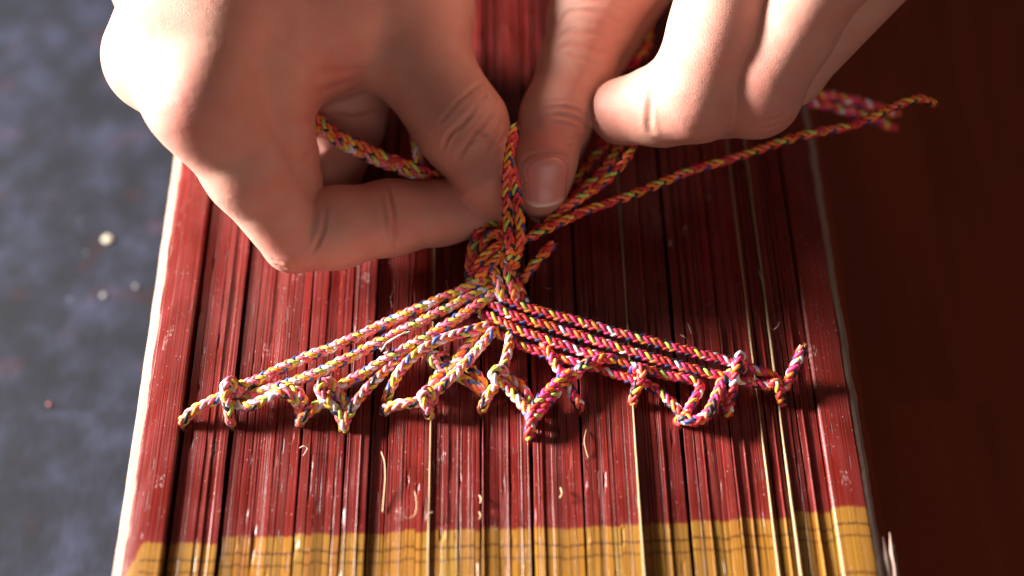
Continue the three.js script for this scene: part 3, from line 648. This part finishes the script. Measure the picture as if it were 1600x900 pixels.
const nearHand = field([
  [[315, 158, 48, 78], [430, -200, 54, 95]],                       // index metacarpal
  [[252, 88, 47, 90], [390, -220, 54, 98]],                        // middle metacarpal
  [[270, -40, 45, 98], [400, -230, 50, 98]],                        // ring metacarpal
  [[440, 60, 38, 92], [560, -120, 36, 115]],                       // fleshy back
  [[440, 105, 36, 76], [540, 55, 34, 72], [640, 10, 32, 78]],      // web
  [[640, 10, 32, 86], [600, -230, 34, 105]],                       // thumb metacarpal
  [[430, -200, 50, 115], [500, -420, 48, 130]],                    // wrist
  [[560, -200, 38, 105], [500, -420, 44, 130]],
], [
  [[[315, 158, 48, 78], [386, 268, 32, 65], [460, 372, 15, 54]],    // index, first joint
    [[405, 150, 38, 80], [446, 282, 22, 58]]],                      // its flesh
  [[460, 374, 14.5, 54], [525, 356, 14, 62], [612, 340, 13, 57], [690, 333, 12, 48], [742, 334, 12, 37]],
  [[640, 15, 32, 85], [662, 105, 29, 76], [694, 156, 27, 69], [722, 198, 25, 71], [764, 282, 19, 50], [782, 314, 15.5, 36]],   // thumb
  [[420, 60, 28, 60], [575, 100, 15, 52], [542, 195, 11, 55], [500, 290, 9.5, 56]],                  // middle finger
  [[330, 30, 36, 62], [405, 235, 10, 54], [470, 170, 9.5, 46]],
  [[350, -70, 36, 60], [440, 110, 10, 48], [490, 50, 9, 42]],
]);
const hand1 = top('hand', skinMesh(nearHand, CELL, [
  [0.5, 0.55, [692, 234], [700, 213], [725, 189], [758, 148]], [0.55, 0.55, [716, 248], [733, 220], [754, 196], [778, 161]], [0.45, 0.5, [756, 241], [772, 214], [784, 190]],
  [0.3, 0.45, [733, 224], [750, 214], [768, 212]], [0.28, 0.45, [742, 206], [756, 213], [768, 222]], [0.25, 0.5, [684, 198], [702, 173], [732, 144]], [0.2, 0.45, [700, 240], [716, 208], [742, 172]],
  [0.25, 0.5, [770, 240], [784, 222], [795, 205]], [0.22, 0.5, [722, 152], [742, 136], [756, 126]],
  [0.6, 0.5, [600, 286], [611, 315], [617, 355], [616, 394]], [0.45, 0.55, [510, 322], [504, 360], [488, 396]], [0.3, 0.6, [590, 300], [600, 340], [604, 380]],
  [0.6, 0.8, [456, 262], [478, 246], [500, 232]], [0.4, 0.9, [448, 192], [474, 186], [500, 180]], [0.4, 0.7, [518, 171], [552, 176], [590, 166]],
  [0.3, 0.5, [412, 402], [428, 412], [446, 420]], [0.3, 0.5, [404, 392], [424, 404], [440, 412]], [0.25, 0.5, [424, 424], [440, 426], [456, 427]],
  [0.35, 1.2, [470, 150], [510, 140], [560, 122]], [0.3, 1.3, [480, 120], [520, 112], [575, 108]],
], [[285, 180, 9, 0.55], [480, 200, 8, 0.25], [560, 300, 14, 0.45], [690, 320, 12, 0.5], [740, 210, 10, 0.3], [540, 110, 10, 0.4], [440, 400, 8, 0.3], [780, 300, 8, 0.4], [545, 210, 14, 0.35]], -165), skin);
tag(hand1, 'hand with sunlit knuckles, bent index finger and thumb pinching the plait', 'hand');

const farHand = field([
  [[1085, -200, 58, 78], [1180, -180, 74, 90], [1330, -130, 78, 92], [1425, -115, 70, 76]],
  [[1085, -200, 58, 80], [1300, -430, 108, 150]],
  [[1180, -180, 74, 90], [1330, -430, 96, 150]],
  [[1425, -115, 84, 76], [1380, -430, 106, 140]],
  [[1140, -240, 56, 80], [1300, -400, 96, 120]],
], [
  [[1085, -200, 58, 76], [925, 28, 31, 66], [900, 102, 27, 56.5], [869, 182, 24, 54], [850, 256, 21, 47], [847, 300, 16.5, 40]],
  [[1180, -180, 74, 88], [1122, 40, 50, 73], [1086, 146, 40, 75], [1036, 164, 34, 62], [974, 174, 27, 53]],
  [[1330, -130, 78, 90], [1236, 46, 51, 68], [1182, 146, 40, 67], [1100, 170, 26, 50]],
  [[1425, -115, 70, 74], [1236, 116, 33, 48], [1150, 150, 26, 42]],
  [[1140, -240, 56, 74], [945, 50, 17, 54], [872, 205, 9.5, 45], [849, 316, 8.5, 33]],
]);
const hand2 = top('hand', skinMesh(farHand, CELL, [
  [0.45, 0.55, [846, 172], [868, 168], [892, 170], [916, 181]], [0.5, 0.55, [852, 180], [876, 180], [900, 186], [920, 197]], [0.3, 0.5, [858, 190], [880, 194], [906, 202]],
  [0.2, 0.45, [842, 163], [866, 158], [900, 161]], [0.25, 0.5, [884, 222], [894, 218], [904, 214]], [0.2, 0.4, [888, 230], [898, 226]],
  [0.4, 0.7, [872, 36], [886, 20], [920, 18], [968, 36]], [0.45, 0.7, [870, 60], [886, 48], [920, 52], [974, 70]], [0.4, 0.7, [872, 74], [892, 68], [930, 78], [966, 92]], [0.3, 0.6, [884, 84], [910, 92], [945, 104]],
  [0.25, 0.6, [890, 8], [930, 2], [980, 18]],
  [0.3, 0.4, [815, 268], [817, 252], [828, 243], [852, 239], [878, 242], [891, 252], [892, 268]], [0.2, 0.4, [816, 272], [820, 296], [826, 318]], [0.2, 0.4, [891, 270], [887, 296], [882, 316]],
  [-0.35, 1.0, [822, 238], [852, 230], [884, 236]],
  [0.6, 0.9, [1020, 120], [1015, 160], [1016, 205]], [0.2, 0.6, [1195, 190], [1212, 186], [1228, 178]], [0.2, 0.6, [1190, 200], [1206, 198], [1220, 192]],
], [[860, 190, 7, 0.35], [848, 235, 7, 0.5], [845, 330, 6, 0.3], [1070, 190, 12, 0.35], [1190, 180, 9, 0.35], [910, 40, 10, 0.3], [960, 180, 9, 0.3]], -165), skin);
tag(hand2, 'hand with a visible fingernail, index finger on the cords and other fingers curled under', 'hand');
{
  // the nail: a thin curved plate lying on the finger
  const rows = 22, cols = 24, P = [], C = [], I = [];
  for (const lift of [0.32, -0.35]) for (let r = 0; r <= rows; r++) for (let c = 0; c <= cols; c++) {
    const v = r / rows, u = c / cols * 2 - 1, half = lerp(35, 29, v) * (v < 0.22 ? Math.sqrt(1 - ((0.22 - v) / 0.22) ** 2 * 0.75) : 1) * (v > 0.88 ? Math.sqrt(1 - ((v - 0.88) / 0.12) ** 2 * 0.55) : 1);
    const cx = lerp(853, 853, v), cy = lerp(247, 322, v);
    const p = march(farHand.f, cx + u * half, cy + u * -3 - 3 * u * u * (v < 0.5 ? -1 : 1)), e = 0.2;
    const n = new THREE.Vector3(farHand.f(p.x + e, p.y, p.z) - farHand.f(p.x - e, p.y, p.z), farHand.f(p.x, p.y + e, p.z) - farHand.f(p.x, p.y - e, p.z), farHand.f(p.x, p.y, p.z + e) - farHand.f(p.x, p.y, p.z - e)).normalize();
    const edge = Math.min(1, Math.min(v * rows, (cols / 2) * (1 - Math.abs(u))) / 3);
    p.addScaledVector(n, lift > 0 ? lift * (0.15 + 0.85 * edge) + 0.12 * v : lift).multiplyScalar(MM);
    P.push(p.x, p.y, p.z);
    const tip = smooth(v + 0.04 * u * u, 0.9, 0.96), moon = 1 - smooth(v + 0.1 * u * u, 0.1, 0.22);
    C.push(lerp(lerp(0.55, 0.6, moon * 0.4), 0.68, tip), lerp(lerp(0.2, 0.27, moon * 0.4), 0.5, tip), lerp(lerp(0.17, 0.23, moon * 0.4), 0.42, tip));
  }
  const m = cols + 1, side = (rows + 1) * m;
  for (let r = 0; r < rows; r++) for (let c = 0; c < cols; c++) { const a = r * m + c; I.push(a, a + m, a + 1, a + 1, a + m, a + m + 1, side + a, side + a + 1, side + a + m, side + a + 1, side + a + m + 1, side + a + m); }
  for (let c = 0; c < cols; c++) for (const r of [0, rows]) { const a = r * m + c; I.push(a, a + 1, side + a, a + 1, side + a + 1, side + a); }
  for (let r = 0; r < rows; r++) for (const c of [0, cols]) { const a = r * m + c; I.push(a, a + m, side + a, a + m, side + a + m, side + a); }
  const g = new THREE.BufferGeometry();
  g.setAttribute('position', new THREE.Float32BufferAttribute(P, 3));
  g.setAttribute('color', new THREE.Float32BufferAttribute(C, 3));
  g.setIndex(I);
  g.computeVertexNormals();
  part('fingernail', g, new THREE.MeshPhysicalMaterial({ vertexColors: true, roughness: 0.4, clearcoat: 0.25, clearcoatRoughness: 0.25 }), hand2);
}

renderer.render(scene, camera);
